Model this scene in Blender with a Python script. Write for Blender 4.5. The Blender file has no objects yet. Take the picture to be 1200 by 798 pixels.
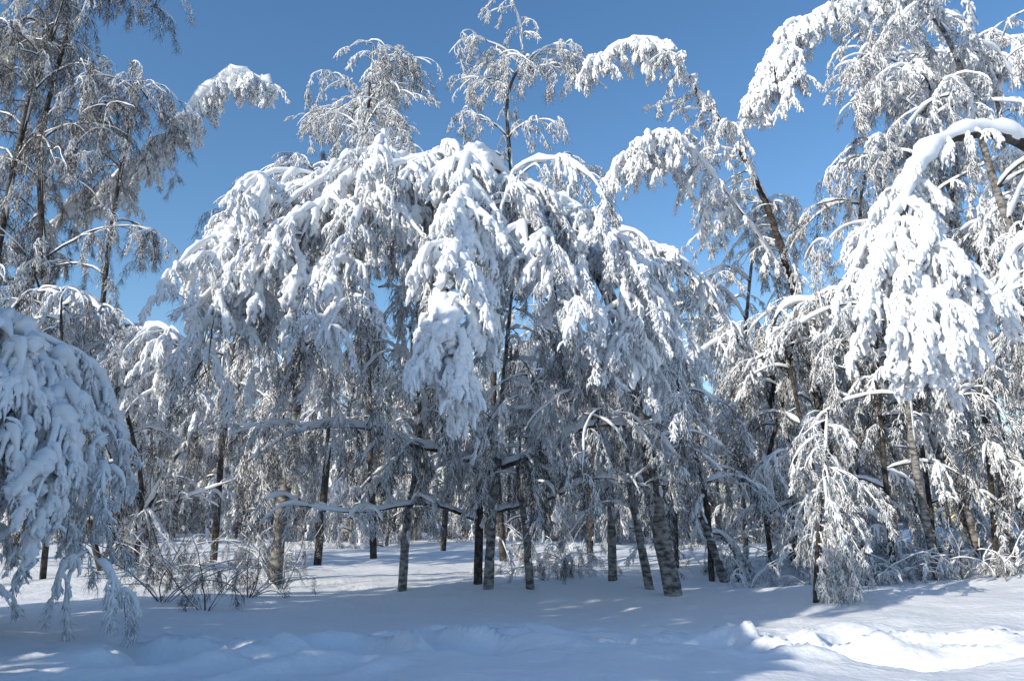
import bpy, math, numpy as np
from mathutils import Vector
R = np.random.default_rng(7)
F=933.0; PITCH=math.atan(211/F); CZ=1.4
cp,sp=math.cos(PITCH),math.sin(PITCH)
def W(u,v,d):
    x=(u-600)/F; y=-(v-399)/F
    D=np.array([x,cp-y*sp,sp+y*cp]); D=D*(d/D[1])
    return D+np.array([0,0,CZ])
# ---------- noise
def _h(i,j,s):
    n=(i*374761393+j*668265263+s*1274126177)&0xFFFFFFFF
    n=((n^(n>>13))*1274126177)&0xFFFFFFFF
    return ((n^(n>>16))&0xFFFF)/65535.0
def vn(x,y,s=0):
    x=np.asarray(x,float);y=np.asarray(y,float)
    i=np.floor(x).astype(np.int64);j=np.floor(y).astype(np.int64)
    a=x-i;b=y-j;a=a*a*a*(a*(a*6-15)+10);b=b*b*b*(b*(b*6-15)+10)
    return (_h(i,j,s)*(1-a)+_h(i+1,j,s)*a)*(1-b)+(_h(i,j+1,s)*(1-a)+_h(i+1,j+1,s)*a)*b
def fbm(x,y,s=0,o=4):
    t=0;a=.5
    for k in range(o):
        t=t+a*(vn(x*2**k,y*2**k,s+k)-.5);a*=.5
    return t
def sst(a,b,x):
    t=np.clip((x-a)/(b-a),0,1);return t*t*(3-2*t)
def G(x,y):
    x=np.asarray(x,float);y=np.asarray(y,float)
    z=0.7*fbm(x/7,y/7,3,3)+0.18*fbm(x/1.3+5,y/1.3,9,4)
    z=z+0.75*sst(5,15,x-0.12*y)*sst(9,15,y)
    z=z+0.35*sst(22,50,y)
    q=x*.9+.5*np.sin(y*1.3);w=y+.35*np.sin(x*1.1)
    m=np.exp(-((y-9.9-0.08*x-0.5*np.sin(x*.7))/1.5)**2)*sst(-7,-3,x)
    r=1-np.abs(2*vn(q/.9,w/.75,21)-1)
    # trodden trail: pits and thrown-up lumps
    z=z-0.16*m+m*(0.44*(r-.5)+0.44*fbm(q/.42,w/.38,31,4))
    return z
# ---------- mesh builder
class MB:
    def __init__(s): s.v=[];s.f=[];s.m=[];s.n=0
    def tube(s,P,r,k,mat):
        P=np.asarray(P,float);n=len(P)
        T=np.gradient(P,axis=0);T/= (np.linalg.norm(T,axis=1)[:,None]+1e-9)
        w,V=np.linalg.eigh(T.T@T);ref=V[:,0]
        A=np.cross(T,ref);A/=(np.linalg.norm(A,axis=1)[:,None]+1e-9);B=np.cross(T,A)
        th=np.arange(k)*2*math.pi/k
        r=np.asarray(r,float)
        if r.ndim==1: r=np.repeat(r[:,None],k,1)
        X=P[:,None]+r[:,:,None]*(np.cos(th)[None,:,None]*A[:,None]+np.sin(th)[None,:,None]*B[:,None])
        s.v.append(X.reshape(-1,3))
        i=np.arange(n-1)[:,None]*k;j=np.arange(k)[None];j2=(j+1)%k
        f=np.stack([i+j,i+j2,i+k+j2,i+k+j],-1).reshape(-1,4)+s.n
        s.f.append(f);s.m.append(np.full(len(f),mat));s.n+=n*k
    def mesh(s,name,mats):
        me=bpy.data.meshes.new(name)
        v=np.concatenate(s.v).astype(np.float32);f=np.concatenate(s.f).astype(np.int32);m=np.concatenate(s.m).astype(np.int32)
        me.vertices.add(len(v));me.vertices.foreach_set('co',v.ravel())
        me.loops.add(f.size);me.loops.foreach_set('vertex_index',f.ravel())
        me.polygons.add(len(f));me.polygons.foreach_set('loop_start',np.arange(len(f),dtype=np.int32)*4)
        me.polygons.foreach_set('material_index',m)
        me.polygons.foreach_set('use_smooth',np.ones(len(f),bool))
        for a in mats: me.materials.append(a)
        me.update(calc_edges=True);me.validate()
        return me
# ---------- materials
def mat(name):
    m=bpy.data.materials.new(name);m.use_nodes=True
    return m,m.node_tree,m.node_tree.nodes['Principled BSDF']
def snowmat(name,scale,dist,col=(.80,.82,.85),bump=True):
    m,t,b=mat(name);N=t.nodes
    b.inputs['Roughness'].default_value=.75;b.inputs['Specular IOR Level'].default_value=.2
    b.inputs['Base Color'].default_value=(*col,1)
    tc=N.new('ShaderNodeTexCoord')
    n=N.new('ShaderNodeTexNoise');n.inputs['Scale'].default_value=scale;n.inputs['Detail'].default_value=5 if bump else 1
    t.links.new(tc.outputs['Object'],n.inputs['Vector'])
    if bump:
        bp=N.new('ShaderNodeBump');bp.inputs['Strength'].default_value=.7;bp.inputs['Distance'].default_value=dist
        t.links.new(n.outputs['Fac'],bp.inputs['Height']);t.links.new(bp.outputs['Normal'],b.inputs['Normal'])
    else:
        r=N.new('ShaderNodeMix');r.data_type='RGBA';r.inputs[6].default_value=(col[0]*.93,col[1]*.94,col[2]*.96,1);r.inputs[7].default_value=(*col,1)
        t.links.new(n.outputs['Fac'],r.inputs[0]);t.links.new(r.outputs[2],b.inputs['Base Color'])
    return m
SNOW=snowmat('snow_on_branches',7,.02,(.84,.855,.875),bump=False)
GSNOW=snowmat('ground_snow',9,.04,(.81,.84,.88))
def bark(name,c1,c2,scale,zs,p0=.46,p1=.56):
    m,t,b=mat(name);N=t.nodes
    tc=N.new('ShaderNodeTexCoord');mp=N.new('ShaderNodeMapping');mp.inputs['Scale'].default_value=(1,1,zs)
    n=N.new('ShaderNodeTexNoise');n.inputs['Scale'].default_value=scale;n.inputs['Detail'].default_value=5
    t.links.new(tc.outputs['Object'],mp.inputs['Vector']);t.links.new(mp.outputs['Vector'],n.inputs['Vector'])
    r=N.new('ShaderNodeValToRGB');e=r.color_ramp.elements;e[0].position=p0;e[1].position=p1
    e[0].color=(*c1,1);e[1].color=(*c2,1)
    t.links.new(n.outputs['Fac'],r.inputs['Fac']);t.links.new(r.outputs['Color'],b.inputs['Base Color'])
    b.inputs['Roughness'].default_value=.85
    return m
BIRCH=bark('birch_bark',(.06,.054,.05),(.30,.29,.28),6,2.2,.38,.62)
DARK=bark('dark_bark',(.028,.024,.022),(.085,.072,.064),8,1)
MATS=[SNOW,DARK,BIRCH]
# ---------- paths
def nz(a): return a/(np.linalg.norm(a)+1e-9)
def droop(p,d,L,n,g,wig,rg=None):
    rg=rg or R
    P=[np.array(p,float)];d=nz(np.array(d,float));st=L/n
    for i in range(n):
        d=nz(d+np.array([0,0,-g/n])+rg.normal(0,wig,3))
        P.append(P[-1]+d*st)
    return np.array(P)
def smooth(pts,n):
    P=np.array(pts,float);P=np.vstack([2*P[0]-P[1],P,2*P[-1]-P[-2]])
    out=[]
    segs=len(P)-3
    for t in np.linspace(0,segs-1e-6,n):
        i=int(t);u=t-i;a,b,c,d=P[i:i+4]
        out.append(.5*((2*b)+(-a+c)*u+(2*a-5*b+4*c-d)*u*u+(-a+3*b-3*c+d)*u**3))
    return np.array(out)
def prof(n):
    t=np.linspace(0,1,n);return np.clip((1-t)*7,0.02,1)**.6*(1-.3*t)*np.clip(.35+t*8,0,1)
# ---------- sprays
def snowstrand(mb,P,r,k,rg,gap=.0,off=.5):
    n=len(P)
    rr=r*prof(n)*rg.uniform(.6,1.45,n)
    if gap>0: rr=np.where(rg.random(n)<gap,rr*.10,rr)
    rr2=np.repeat(rr[:,None],k,1)*rg.uniform(.8,1.2,(n,k))
    Q=P.copy();Q[:,2]+=r*off
    mb.tube(Q,rr2,k,0)
def spray(name,rg,L,nc,ng,rm,rc,rgd,spread,gap,tw,out=.45,cl=(.18,.42),twp=1.0):
    mb=MB()
    M=droop((0,0,0),(out,0,.05),L,14,4.0 if out<1 else 2.2,.10,rg)
    snowstrand(mb,M,rm,7,rg,gap*.5);mb.tube(M,np.linspace(tw*2,tw*.6,len(M)),3,1)
    for c in range(nc):
        t=rg.random()**.8*.93;i=t*14;ii=int(i);p=M[ii]*(1-(i-ii))+M[ii+1]*(i-ii)
        a=rg.uniform(0,2*math.pi)
        d=np.array([math.cos(a)*spread+.15,math.sin(a)*spread,rg.uniform(-.5,.15)])
        l=L*rg.uniform(*cl)*(1-.4*t)
        C=droop(p,d,l,7,3.2,.14,rg)
        snowstrand(mb,C,rc*rg.uniform(.6,1.4),5,rg,gap);mb.tube(C,np.linspace(tw*1.1,tw*.4,8),3,1)
        for g in range(rg.integers(max(1,ng-2),ng+3)):
            j=rg.integers(1,7);a=rg.uniform(0,2*math.pi)
            d=np.array([math.cos(a),math.sin(a),rg.uniform(-1,.2)])
            Q=droop(C[j],d,L*rg.uniform(.05,.14),3,2.2,.2,rg)
            snowstrand(mb,Q,rgd*rg.uniform(.6,1.4),4,rg,gap*.7)
            if rg.random()<twp: mb.tube(droop(C[j],d,L*rg.uniform(.08,.24),4,2.0,.2,rg),np.linspace(tw*.7,tw*.25,5),3,1)
    return bpy.data.objects.new(name,mb.mesh(name,MATS))
LIB=bpy.data.collections.new('twig_library')
k=0
def addlib(n,*a,**kw):
    global k
    ids=[]
    for i in range(n):
        o=spray('twig_spray_%02d'%k,np.random.default_rng(100+k),*a,**kw);LIB.objects.link(o);ids.append(k);k+=1
    return ids
#            L  nc ng  rm   rc   rgd  spread gap tw
H=addlib(5,1.1,16,3,.080,.050,.033,.60,.0,.004,cl=(.22,.55),twp=.4)
Md=addlib(4,1.15,20,4,.040,.028,.019,.8,.08,.006,twp=.8)
Fr=addlib(4,1.4,24,5,.015,.012,.010,.9,.26,.0065,twp=.8)
Ba=addlib(3,1.7,22,4,.009,.006,.004,.7,.76,.0075)
Up=addlib(3,1.0,18,4,.020,.015,.011,1.0,.2,.005,out=1.2)
Pd=addlib(3,.75,10,2,.125,.080,.045,.55,.0,.004,cl=(.3,.6),twp=.2)
# ---------- GN instancer
def make_gn():
    ng=bpy.data.node_groups.new('scatter_twigs','GeometryNodeTree')
    ng.interface.new_socket('Geometry',in_out='INPUT',socket_type='NodeSocketGeometry')
    ng.interface.new_socket('Geometry',in_out='OUTPUT',socket_type='NodeSocketGeometry')
    N=ng.nodes;L=ng.links
    gi=N.new('NodeGroupInput');go=N.new('NodeGroupOutput')
    ci=N.new('GeometryNodeCollectionInfo');ci.inputs['Collection'].default_value=LIB
    ci.inputs['Separate Children'].default_value=True;ci.inputs['Reset Children'].default_value=True
    ip=N.new('GeometryNodeInstanceOnPoints');ip.inputs['Pick Instance'].default_value=True
    def at(nm,ty):
        a=N.new('GeometryNodeInputNamedAttribute');a.data_type=ty;a.inputs['Name'].default_value=nm;return a.outputs['Attribute']
    er=N.new('FunctionNodeEulerToRotation')
    L.new(gi.outputs[0],ip.inputs['Points']);L.new(ci.outputs[0],ip.inputs['Instance'])
    L.new(at('pick','INT'),ip.inputs['Instance Index'])
    L.new(at('rot','FLOAT_VECTOR'),er.inputs[0]);L.new(er.outputs[0],ip.inputs['Rotation'])
    L.new(at('scl','FLOAT_VECTOR'),ip.inputs['Scale'])
    L.new(ip.outputs[0],go.inputs[0])
    return ng
GN=make_gn()
SC=bpy.context.scene.collection
class Tree:
    def __init__(s): s.mb=MB();s.p=[];s.r=[];s.s=[];s.k=[]
    def put(s,p,az,kinds,sc,tilt=.18):
        s.p.append(p);s.r.append((R.normal(0,tilt),R.normal(0,tilt),az));
        q=sc*R.uniform(.75,1.25);s.s.append((q*R.uniform(.85,1.2),q*R.uniform(.85,1.2),q));s.k.append(int(R.choice(kinds)))
    def limb(s,P,r0,r1,snow=.04,trunk=False,k=None,power=1,wood=None):
        n=len(P);t=np.linspace(0,1,n);r=r0+(r1-r0)*t**power
        k=k or (10 if r0>.05 else 5)
        rr=np.repeat(r[:,None],k,1)*R.uniform(.93,1.07,(n,k))
        s.mb.tube(P,rr,k,wood if wood is not None else (2 if trunk else 1))
        if snow>0:
            T=np.gradient(P,axis=0);T/=np.linalg.norm(T,axis=1)[:,None]+1e-9
            h=np.sqrt(np.clip(1-T[:,2]**2,0,1))
            ns=vn(np.arange(n)*.6+R.uniform(0,99),np.zeros(n),5)
            sr=(r*.75+snow*(.35+1.2*ns))*np.clip(h*1.5-.1,0.1,1)*R.uniform(.8,1.2,n)
            sr[0]*=.3;sr[-1]*=.2
            Q=P.copy();Q[:,2]+=(r*.55+sr*.45)*h
            Q[:,0]-=(1-h)*r*.45; Q[:,1]-=(1-h)*r*.2
            s.mb.tube(Q,np.repeat(sr[:,None],7,1)*R.uniform(.85,1.15,(n,7)),7,0)
            if r0>.08: # wind-plastered snow along steep trunks
                ns2=vn(np.arange(n)*.8+R.uniform(0,99),np.zeros(n),8)
                s2=r*np.clip(1.3*ns2-.2,0.03,.72)*np.clip((np.arange(n)-1)/3,.05,1)
                Q=P.copy();Q[:,0]+=r*.42;Q[:,1]-=r*.25
                s.mb.tube(Q,np.repeat(s2[:,None],7,1)*R.uniform(.8,1.2,(n,7)),7,0)
    def dress(s,P,step,kinds,sc,t0=0.1,az=None,taper=.4):
        seg=np.linalg.norm(np.diff(P,axis=0),axis=1);cum=np.concatenate([[0],np.cumsum(seg)]);L=cum[-1]
        n=max(1,int(L*(1-t0)/step))
        for i in range(n):
            d=L*(t0+(1-t0)*(i+R.random())/n);j=min(np.searchsorted(cum,d)-1,len(P)-2);j=max(j,0)
            u=(d-cum[j])/(seg[j]+1e-9);p=P[j]*(1-u)+P[j+1]*u
            T=P[j+1]-P[j];a=math.atan2(T[1],T[0]) if az is None else az
            s.put(p,a+R.normal(0,1.0),kinds,sc*(1-taper*d/L))
    def ribs(s,P,n,Lr,kinds,sc,step,t0=.15,t1=1,out=1.0,g=2.5,r=.02,snow=.03,az=None,azs=1.2,zmin=None,up=.1):
        for i in range(n):
            t=t0+(t1-t0)*(i+R.random())/n
            x=t*(len(P)-1);j=min(int(x),len(P)-2);p=P[j]*(1-(x-j))+P[j+1]*(x-j)
            if az is None:
                T=P[j+1]-P[j];a=math.atan2(T[1],T[0])+R.choice([-1,1])*R.uniform(.3,1.6)
            else: a=az+R.normal(0,azs)
            L=R.uniform(*Lr)
            if zmin is not None: L=max(.4,min(L,(p[2]-zmin)*R.uniform(.6,1.1)))
            Q=droop(p,(math.cos(a)*out,math.sin(a)*out,up+R.normal(0,.15)),L,max(6,int(L*5)),g,.10)
            s.limb(Q,r,.006,snow,k=5)
            s.dress(Q,step,kinds,sc,.05)
    def finish(s,name):
        e=bpy.data.objects.new(name,None);SC.objects.link(e)
        if s.mb.n:
            o=bpy.data.objects.new('trunk_and_limbs',s.mb.mesh(name+'_wood',MATS));SC.objects.link(o);o.parent=e
        if s.p:
            me=bpy.data.meshes.new(name+'_twigs');n=len(s.p)
            me.vertices.add(n);me.vertices.foreach_set('co',np.array(s.p,np.float32).ravel())
            a=me.attributes.new('rot','FLOAT_VECTOR','POINT');a.data.foreach_set('vector',np.array(s.r,np.float32).ravel())
            a=me.attributes.new('scl','FLOAT_VECTOR','POINT');a.data.foreach_set('vector',np.array(s.s,np.float32).ravel())
            a=me.attributes.new('pick','INT','POINT');a.data.foreach_set('value',np.array(s.k,np.int32))
            o=bpy.data.objects.new('snowy_twigs',me);SC.objects.link(o);o.parent=e
            m=o.modifiers.new('twigs','NODES');m.node_group=GN
        return e
def base(u,v):
    # foot on the ground seen at pixel row v
    for d in np.arange(12.5,60,.05):
        p=W(u,v,d)
        if p[2]<=G(p[0],p[1]): return np.array([p[0],p[1],float(G(p[0],p[1]))-.12]),d
    p=W(u,v,30);return np.array([p[0],p[1],float(G(p[0],p[1]))-.12]),30
def birch(T,x,y,h,kinds,sc,nl=14,rad=.12,lean=None,step=.45,drop=1.0,snow=.03,low=.2,wid=.32,sub=3,bend=.12,lup=(.4,1.1),wood=1,td=.55):
    z=float(G(x,y))-.1
    if lean is None:
        a=R.uniform(0,6.28);lean=(math.cos(a)*bend,math.sin(a)*bend)
    pts=[(x,y,z)]
    for t,zz in ((.3,.32),(.6,.63),(.85,.88),(1.05,.97),(1.25,.93)):
        pts.append((x+lean[0]*t*t*h+R.normal(0,.012*h),y+lean[1]*t*t*h+R.normal(0,.012*h),z+h*zz))
    P=smooth(pts,26);T.limb(P,rad,.015,snow*.6,wood=wood)
    for i in range(nl):
        t=low+(1-low)*(i+R.random())/nl;j=min(int(t*25),24);p=P[j]
        a=R.uniform(0,6.283);L=h*wid*(1.25-.75*t)*R.uniform(.7,1.2)
        Q=droop(p,(math.cos(a),math.sin(a),R.uniform(*lup)),L,12,2.3*drop,.08)
        T.limb(Q,.02+.03*(1-t),.008,snow,k=5)
        T.dress(Q,step,kinds,sc,.2)
        if sub: T.ribs(Q,sub,(L*.3,L*.55),kinds,sc,step,.25,1,g=2.0*drop,snow=snow*.7,r=.013,up=.3)
    T.dress(P,step,kinds,sc,td,taper=.3)
# ================= GROUND
def ground():
    a=np.linspace(-1,1,760);xs=260*np.sinh(a*4.6)/math.sinh(4.6)
    b=np.linspace(-1,1,900);ys=10+320*np.sinh(b*4.7)/math.sinh(4.7)
    X,Y=np.meshgrid(xs,ys);Z=G(X,Y)
    v=np.stack([X,Y,Z],-1).reshape(-1,3);nx=len(xs);ny=len(ys)
    i=(np.arange(ny-1)[:,None]*nx+np.arange(nx-1)[None]);f=np.stack([i,i+1,i+nx+1,i+nx],-1).reshape(-1,4)
    mb=MB();mb.v=[v];mb.f=[f];mb.m=[np.zeros(len(f),int)]
    o=bpy.data.objects.new('snow_ground',mb.mesh('snow_ground',[GSNOW]));SC.objects.link(o)
ground()
HM=H+Md
Hh=H+Pd+Md
# ================= CENTRAL WEEPING BIRCH (dome)
T=Tree()
b0,dB=base(790,697)
D=dB-1.2
arch=smooth([b0,W(768,590,dB),W(748,470,dB-.2),W(715,350,dB-.6),W(665,268,D),W(610,222,D-.2),W(540,200,D-.4),W(460,192,D-.6),W(395,205,D-.8),W(338,240,D-1),W(300,295,D-1.2),W(282,370,D-1.3)],70)
T.limb(arch,.19,.03,.07,trunk=True)
rib2=smooth([W(640,235,D),W(670,240,D-1),W(712,280,D-1.6),W(742,335,D-2),W(755,400,D-2.1)],24);T.limb(rib2,.06,.015,.07)
rib3=smooth([W(560,200,D-.3),W(500,192,D-1.3),W(420,208,D-2.2),W(365,255,D-2.8),W(342,330,D-3)],30);T.limb(rib3,.07,.015,.09)
rib4=smooth([W(600,215,D),W(560,180,D-1.4),W(543,200,D-3.0),W(535,260,D-4.0),W(524,330,D-4.5),W(518,400,D-4.6),W(522,450,D-4.6)],38);T.limb(rib4,.06,.02,.10)
rib5=smooth([W(420,205,D-.5),W(362,218,D-1.4),W(318,240,D-1.9),W(290,285,D-2.2),W(280,350,D-2.3)],30);T.limb(rib5,.06,.015,.09)
rib6=smooth([W(660,262,D),W(610,208,D-1.6),W(600,228,D-2.4),W(640,290,D-3.1),W(655,370,D-3.2)],30);T.limb(rib6,.05,.015,.06)
rib7=smooth([W(500,195,D-.4),W(460,190,D-1.6),W(430,235,D-2.6),W(415,300,D-3.1),W(410,380,D-3.2)],30);T.limb(rib7,.05,.015,.06)
rib8=smooth([W(700,320,D+.4),W(715,275,D+.2),W(745,310,D-.4),W(762,380,D-.6),W(765,450,D-.8)],24);T.limb(rib8,.05,.015,.05)
rib9=smooth([W(560,200,D),W(520,190,D+1.4),W(480,215,D+2.4),W(460,290,D+2.8)],24);T.limb(rib9,.05,.015,.05)
T.ribs(arch,34,(1.4,4.4),HM+Fr,1.0,.36,.34,1,out=.85,az=-math.pi/2,azs=.8,zmin=3.3,snow=.05)
T.ribs(arch,18,(2,4.5),Md+Fr,1.1,.5,.36,1,out=1.0,az=math.pi/2,azs=.9,zmin=3.2)
for rb,kk in ((rib2,HM+Md),(rib3,Hh+H),(rib5,Hh+H),(rib6,HM+Fr),(rib7,HM+Fr),(rib8,HM+Fr),(rib9,Md+Fr)):
    T.dress(rb,.24,kk,.95,.15)
    T.ribs(rb,12,(.8,3.3),kk,.95,.36,.2,1,out=.75,az=-math.pi/2,azs=.9,zmin=3.5,snow=.05)
T.dress(arch,.17,Hh,.85,.42)
T.dress(rib4,.13,H+Pd,1.0,.2)
T.ribs(rib4,22,(.4,1.5),H+H+Pd,.95,.22,.35,1,out=.65,g=3,snow=.09,r=.02,azs=1.3,az=-math.pi/2,zmin=3.2)
T.ribs(rib5,10,(.6,1.9),H+Pd,.95,.26,.3,1,out=.5,g=3,snow=.08,az=-math.pi/2,azs=.9,zmin=4.0)
for i in range(62):
    u=R.uniform(260,790);v=R.uniform(330,490);p=W(u,v,R.uniform(D-1.5,D+2.5))
    a=R.uniform(0,6.28);Q=droop(p,(math.cos(a),math.sin(a),.1),R.uniform(1,2.4),10,2,.1);T.limb(Q,.016,.004,.02,k=5);T.dress(Q,.45,Fr+Fr+Md+Ba,1)
T.finish('weeping_birch')
# ================= trunks beneath
def under(u,v,pts,r,kinds=None,nr=8,zr=(.8,2.0)):
    b,d=base(u,v);P=smooth([b]+[W(a,c,d+e) for a,c,e in pts],30)
    T=Tree();T.limb(P,r,r*.35,.06,trunk=True)
    T.ribs(P,nr,zr,kinds or (Fr+Ba),.9,.45,.5,1,out=1.2,g=1.5,r=.02,up=.6,az=R.uniform(0,6),azs=2)
    T.finish('birch_tree')
under(322,684,[(330,600,0),(342,520,0),(350,430,.3),(340,330,.6),(320,290,.2)],.16,nr=12,kinds=Md+Fr+Fr)
under(471,692,[(477,610,0),(486,560,-.2),(492,480,-.4),(480,380,0)],.10,nr=11,kinds=Fr+Ba+Md)
under(572,690,[(577,600,0),(583,545,-.2),(590,450,0),(600,340,.5)],.11,nr=11)
under(622,690,[(616,620,0),(608,560,0),(610,480,.5)],.09,nr=5)
under(718,680,[(716,610,0),(712,540,0),(690,450,.4),(670,380,.8)],.11,nr=9,kinds=Fr+Ba+Md)
under(762,690,[(748,620,0),(738,570,0),(730,480,.4)],.11,nr=4)
under(850,682,[(830,625,0),(808,575,.2),(780,520,.4),(740,470,.4)],.11,nr=8)
# spreading low limbs in the middle
T=Tree();b,d=base(560,684)
P=smooth([b,W(562,610,d),W(566,560,d-.4),W(620,535,d-1.5),W(690,500,d-2),W(760,505,d-2.4),W(800,540,d-2.5)],40);T.limb(P,.10,.015,.05);T.ribs(P,17,(.8,1.7),Fr+Ba,.75,.33,.3,1,g=1.2,r=.015,up=.6)
P=smooth([W(566,560,d-.4),W(540,535,d-1),W(480,520,d-1.8),W(420,500,d-2.2),W(350,505,d-2.5),W(290,540,d-2.4)],36);T.limb(P,.07,.015,.045);T.ribs(P,17,(.8,1.7),Fr+Ba,.75,.33,.15,1,g=1.2,r=.015,up=.6)
P=smooth([W(562,610,d),W(500,590,d-1),W(420,600,d-2),W(340,590,d-2.3)],30);T.limb(P,.05,.012,.03);T.ribs(P,11,(.6,1.3),Ba+Fr,.6,.4,.2,1,g=1.2,r=.012,up=.7)
P=smooth([W(576,600,d),W(640,585,d-1),W(700,560,d-1.6),W(760,570,d-1.8)],30);T.limb(P,.05,.012,.035);T.ribs(P,11,(.6,1.3),Ba+Fr,.6,.4,.2,1,g=1.2,r=.012,up=.7)
T.finish('spreading_birch')
# ================= LEFT FRONT snow-laden tree
T=Tree();x0,y0=W(-60,700,10.5)[:2];zb=float(G(x0,y0))-.1
P=smooth([(x0-.3,y0+.2,zb),W(-60,560,10.6),W(-55,450,10.6),W(-25,385,10.4),W(20,385,10.1),W(60,440,9.8),W(80,520,9.6)],40);T.limb(P,.11,.02,.09)
T.dress(P,.15,H+Pd,.75,.35);T.ribs(P,30,(.7,2.9),Hh,.8,.26,.25,1,out=.6,g=2.9,snow=.06,az=-.7,azs=1.3,zmin=.3)
P=smooth([W(-60,560,10.6),W(-90,430,10.2),W(-60,372,9.7),W(-20,385,9.3),W(-5,440,9.1)],30);T.limb(P,.07,.02,.09);T.ribs(P,18,(1,3.0),Hh,.8,.27,.3,1,out=.6,g=2.9,snow=.06,az=-.9,azs=1.2,zmin=.3)
for i in range(60):
    p=W(R.uniform(-60,130),R.uniform(480,680),R.uniform(9.5,10.8));a=R.uniform(0,6.28)
    Q=droop(p,(math.cos(a),math.sin(a),0),R.uniform(.5,.9),8,3,.1);T.limb(Q,.012,.004,.03,k=5);T.dress(Q,.28,HM+Md+Md+Fr,.6)
T.finish('snow_laden_birch')
# left mid droop
T=Tree();b,d=base(120,668)
P=smooth([b,W(140,580,d),W(110,480,d-.5),W(130,415,d-1.2),W(175,385,d-2),W(205,395,d-2.6),W(215,450,d-2.8)],40);T.limb(P,.10,.02,.08);T.ribs(P,26,(.6,2.2),HM+Fr,.88,.35,.35,1,out=.7,g=2.5,az=-1.2,azs=1.4,zmin=2.2)
P=smooth([b,W(170,600,d-.6),W(210,530,d-1.2),W(260,500,d-1.6),W(300,520,d-1.8)],30);T.limb(P,.09,.015,.05);T.ribs(P,15,(.6,1.6),Fr+Ba,.8,.38,.3,1,g=1.4,up=.5)
P=smooth([b,W(150,620,d-.6),W(200,590,d-1.2),W(280,560,d-1.6)],30);T.limb(P,.06,.015,.03);T.ribs(P,13,(.6,1.5),Fr+Ba+Ba,.7,.38,.2,1,g=1.2,up=.6)
P=smooth([b,W(90,560,d),W(40,460,d+.3),W(50,385,d),W(95,350,d-.5),W(130,375,d-1)],34);T.limb(P,.10,.02,.08);T.ribs(P,20,(.8,2.2),Md+Fr,.9,.42,.3,1,g=2.2,zmin=2.4)
T.finish('bent_birch')
# upper-left leaning limb
T=Tree();b,d=base(20,655)
P=smooth([b,W(10,500,d),W(30,350,d),W(75,255,d-.5),W(140,210,d-1),W(195,165,d-1.3),W(238,112,d-1.5),W(280,88,d-1.6),W(318,100,d-1.7)],50);T.limb(P,.17,.03,.18)
T.dress(P[20:],.11,H+Pd+Pd,.95,.0,taper=.05);T.ribs(P[26:],24,(.3,1.3),Hh,.95,.26,0,1,out=.8,g=2.6,snow=.06);T.ribs(P[14:30],14,(.5,2.0),HM+Fr,.9,.33,0,1)
T.finish('leaning_birch')
# ================= tall birches, left back
for (u,v,h,r,n,lx) in ((-70,650,24,.15,28,.09),(20,648,23,.14,28,-.07),(-130,650,20,.15,16,.1),(95,640,17,.12,17,.03)):
    T=Tree();p=W(u,600,26)
    birch(T,p[0],p[1],h,Ba+Ba+Fr,1.05,nl=n,rad=r,step=.56,snow=.02,low=.2,wid=.18,sub=4,drop=.85,lean=(lx,0),lup=(.8,1.6),td=.2);T.finish('tall_birch')
# ================= upper centre birches behind dome
for (u,dd,h,k_,n,lx) in ((375,25,17,Up+Fr+Up,20,.06),(440,28,17.5,Fr+Up,18,-.06),(590,26,18.3,Fr+Up+Up,20,.03),(255,28,14,Ba+Fr,13,.05),(690,30,14.5,Fr+Up,14,-.05),(520,32,17,Ba+Fr+Up,14,-.05),(330,34,17,Ba+Fr,14,.05)):
    T=Tree();p=W(u,600,dd);birch(T,p[0],p[1],h,k_,1.0,nl=n,rad=.12,lean=(lx,0),step=.5,snow=.03,low=.35,wid=.2,sub=4,drop=.7,lup=(.8,1.7),td=.4);T.finish('background_birch')
# ================= RIGHT: bent birches
T=Tree();b,d=base(985,655)
P=smooth([b,W(975,560,d),W(955,450,d-.4),W(930,340,d-.8),W(898,240,d-1.1),W(860,165,d-1.4),W(815,105,d-1.6),W(775,55,d-1.8),W(735,52,d-2),W(700,70,d-2.2)],60);T.limb(P,.17,.03,.09)
T.dress(P[44:],.14,Hh,.85,0);T.ribs(P[44:],17,(.4,1.7),Hh,.95,.26,0,1,out=.7,g=2.9,snow=.06,az=-2,azs=1.4)
T.ribs(P[18:44],28,(1,2.8),Md+Fr+Up,.95,.42,0,1,out=1.1,g=1.5,up=.45)
P2=smooth([W(930,340,d-.8),W(870,250,d-2),W(800,165,d-2.6),W(760,160,d-2.8),W(735,200,d-2.9)],30);T.limb(P2,.05,.02,.06);T.dress(P2,.3,Md+Up,.8,.1);T.ribs(P2,21,(.5,2.2),HM+Pd,.95,.28,.25,1,out=.7,g=2.8,snow=.06)
T.finish('bent_birch')
T=Tree();b,d=base(930,660)
P=smooth([b,W(925,560,d),W(900,460,d-.4),W(860,390,d-.7),W(800,315,d-1),W(740,280,d-1.1),W(700,272,d-1.2)],44);T.limb(P,.14,.03,.10);T.ribs(P,26,(.7,2.4),Md+Fr+Md,.95,.38,.3,1,g=2.0,zmin=2.8)
P=smooth([W(900,460,d-.4),W(850,400,d-1.2),W(800,440,d-1.8),W(785,500,d-2)],24);T.limb(P,.06,.015,.09);T.ribs(P,10,(.6,1.6),Md+Fr,.9,.38,.2,1,g=2.0)
P=smooth([W(925,560,d),W(905,450,d-1),W(910,370,d-1.6),W(955,355,d-2),W(990,400,d-2.2)],30);T.limb(P,.08,.02,.10);T.ribs(P,20,(.7,2.2),HM+Fr,.9,.36,.2,1,g=2.2,zmin=2.6)
T.finish('bent_birch')
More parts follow.
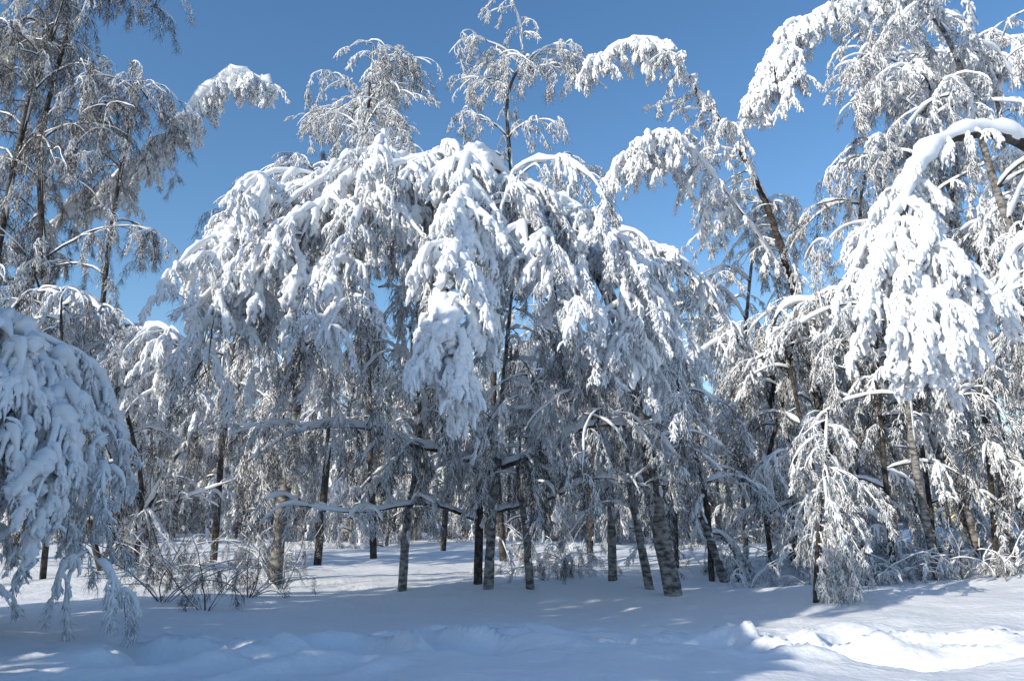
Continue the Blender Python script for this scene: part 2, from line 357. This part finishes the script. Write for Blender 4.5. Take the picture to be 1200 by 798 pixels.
# right upper arch with hanging clump
T=Tree();b,d=base(1150,652)
P=smooth([b,W(1120,560,d),W(1085,470,d-.6),W(1100,330,d-1.2),W(1120,200,d-2),W(1095,90,d-3),W(1040,18,d-3.8),W(970,12,d-4.4),W(925,50,d-4.8),W(912,100,d-5)],60);T.limb(P,.14,.03,.10,trunk=True)
T.dress(P[40:],.13,Hh,.9,0);T.ribs(P[48:],30,(.6,2.0),H+Pd+Md,.9,.24,0,1,out=.6,g=2.9,snow=.06);T.ribs(P[20:46],24,(.8,2.2),Up+Fr+Md,.9,.4,0,1,g=1.4,up=.5)
T.finish('bent_birch')
# heavy right tassel
T=Tree();x0,y0=W(1330,640,13)[:2]
P=smooth([(x0,y0,float(G(x0,y0))-.1),W(1330,450,12.6),W(1290,250,12),W(1200,170,11.4),W(1130,158,10.9),W(1080,190,10.5),W(1060,240,10.2),W(1062,300,10.1),W(1080,360,10),W(1090,400,10)],60);T.limb(P,.13,.025,.08,power=.8)
T.dress(P[40:],.12,H+Pd,.85,0);T.ribs(P[38:],30,(.4,1.5),H+H+Pd,.85,.21,0,1,out=.6,g=3.0,snow=.08,az=-1.6,azs=1.3,zmin=3.1);T.ribs(P[24:38],9,(.2,.6),HM,.5,.28,0,1,out=.8,g=2.6)
P2=smooth([W(1085,190,10.6),W(1040,245,10.4),W(1010,290,10.3),W(992,340,10.3)],20);T.limb(P2,.035,.015,.08);T.dress(P2,.11,H,.65,.1)
P2=smooth([W(1290,250,12),W(1250,220,10.8),W(1215,270,10.3),W(1200,340,10.1)],24);T.limb(P2,.05,.02,.07);T.ribs(P2,8,(.5,1.4),Hh,.75,.28,.2,1,out=.8)
T.finish('weeping_birch')
# right top trees
for (u,dd,h,k_,n,lx,r) in ((1255,16,13,Md+Fr+Up,17,-.10,.12),(1090,20,14,Fr+Up+Md,20,.12,.10),(1010,23,13,Fr+Ba+Up,17,.09,.09),(1180,23,16.5,Fr+Up+Md,20,-.10,.11),(870,26,12.5,Fr+Up,17,.1,.09),(1270,20,14,Md+Fr+Up,16,-.1,.11)):
    T=Tree();p=W(u,600,dd);birch(T,p[0],p[1],h,k_,1.0,nl=n,rad=r,lean=(lx,0),step=.52,snow=.04,low=.2,wid=.24,sub=3,drop=.8,lup=(.6,1.4),wood=2,td=.25);T.finish('tall_birch')
# mid-distance birches on the right and left
for (u,dd,h) in ((790,24,7.5),(830,21,6.5),(900,24,8.5),(960,22,7.5),(1040,21,7.5),(1090,24,9),(1160,21,8.5),(1225,20,9),(60,20,8),(165,23,7.5),(-20,19,8.5),(1010,26,9)):
    T=Tree();p=W(u,600,dd);birch(T,p[0],p[1],h,Md+Fr+Ba,1.1,nl=14,rad=.08,step=.55,snow=.035,low=.12,wid=.34,sub=2,bend=.22,drop=.95,td=.25);T.finish('birch_tree')
under(1150,650,[(1115,570,0),(1085,490,0),(1060,400,.3),(1020,330,.6)],.15,nr=12,kinds=Md+Fr+Ba)
under(1102,648,[(1070,580,0),(1040,515,0),(1010,440,.3),(960,400,.6)],.13,nr=12,kinds=Md+Fr+Ba)
under(1010,650,[(1000,600,0),(1010,520,0),(1040,440,.3)],.12,nr=9,kinds=Fr+Ba)
# snowy conical sapling right
T=Tree();b,d=base(955,706)
P=smooth([b,W(958,640,d),W(965,560,d),W(970,480,d+.2)],20);T.limb(P,.05,.02,.06)
T.ribs(P,38,(.5,1.5),Md+Fr+Fr,.65,.26,.1,1,out=1,g=2.3,az=0,azs=3,zmin=.3,snow=.02,r=.012)
T.finish('snowy_sapling')
# ================= shrubs at ground
T=Tree()
for i in range(48):
    u=R.choice([R.uniform(150,330),R.uniform(600,690),R.uniform(820,1180),R.uniform(820,1200)]);dd=R.uniform(18,28)
    p=W(u,650,dd);x,y=p[0],p[1];z=float(G(x,y))
    for j in range(6):
        a=R.uniform(0,6.28);Q=droop((x,y,z-.05),(math.cos(a)*.5,math.sin(a)*.5,1),R.uniform(.7,1.8),10,1.3,.14)
        T.limb(Q,.012,.004,.012,k=5);T.dress(Q,.26,Fr+Md+Ba,.42,.2)
T.finish('snowy_undergrowth')
T=Tree()
for (u,v) in ((205,690),(290,700),(240,715),(190,705),(265,690),(330,690),(180,680),(220,670)):
    b,d=base(u,v)
    for j in range(7):
        a=R.uniform(0,6.28);Q=droop(b,(math.cos(a)*.7,math.sin(a)*.5,1),R.uniform(.8,2.6),12,1.0,.12)
        T.limb(Q,.012,.004,.003,k=4);T.dress(Q,.4,Ba,.4,.3)
T.finish('bare_shrub')
# ================= thicket behind the clearing + far forest
T=Tree()
for i in range(60):
    y=R.uniform(38,54);x=(-.78+1.56*(i+R.random())/60)*y
    birch(T,x,y,R.uniform(8.5,12),Md+Fr+Ba,1.8,nl=14,rad=.09,step=.85,snow=.03,low=.03,wid=.32,sub=1,td=.05,wood=2)
T.finish('distant_birch_trees')
T=Tree()
for i in range(80):
    y=R.uniform(60,100);x=(-.85+1.7*(i+R.random())/80)*y
    birch(T,x,y,R.uniform(11,15),Ba+Fr+Md,3.2,nl=14,rad=.16,step=1.4,snow=.05,low=.03,wid=.34,sub=1,td=.1)
T.finish('distant_forest')
# ================= trees left of and behind the viewpoint
T=Tree()
for (x,y,h) in ((-7.4,4.4,8.8),(-9,6.8,8.6),(-8.6,1.6,6.8),(-11.5,4.5,9),(-12,8.5,9),(-10.8,-.8,7.5),(-13.5,1.5,9),(-14.5,6,10),(-4,-5,5.5),(-8.6,10.2,6.0)):
    birch(T,x,y,h,Md+H,1.45,nl=20,rad=.12,step=.46,snow=.05,low=.04,wid=.31,sub=2,bend=.06)
T.finish('birch_trees')
# ================= light
SUN=Vector((-0.70,-0.58,0.42)).normalized()
el=math.asin(SUN.z);az=math.atan2(SUN.x,SUN.y)
w=bpy.data.worlds.new('World');bpy.context.scene.world=w;w.use_nodes=True
N=w.node_tree.nodes;s=N.new('ShaderNodeTexSky');s.sky_type='NISHITA';s.sun_disc=False
s.sun_elevation=el;s.sun_rotation=az;s.air_density=1.0;s.dust_density=.4;s.ozone_density=1.8
hs=N.new('ShaderNodeHueSaturation');hs.inputs['Saturation'].default_value=1.20;hs.inputs['Value'].default_value=1.2
w.node_tree.links.new(s.outputs[0],hs.inputs['Color'])
w.node_tree.links.new(hs.outputs[0],N['Background'].inputs[0]);N['Background'].inputs[1].default_value=.15
l=bpy.data.lights.new('sun','SUN');l.energy=4.4;l.angle=math.radians(.5);l.color=(1,.91,.76)
o=bpy.data.objects.new('sun',l);SC.objects.link(o);o.rotation_euler=SUN.to_track_quat('Z','Y').to_euler()
c=bpy.data.cameras.new('camera');c.lens=28;c.sensor_width=36;c.clip_end=2000
o=bpy.data.objects.new('camera',c);SC.objects.link(o);o.location=(0,0,CZ);o.rotation_euler=(math.pi/2+PITCH,0,0)
bpy.context.scene.camera=o
bpy.context.scene.view_settings.view_transform='Standard'
bpy.context.scene.view_settings.look='None'
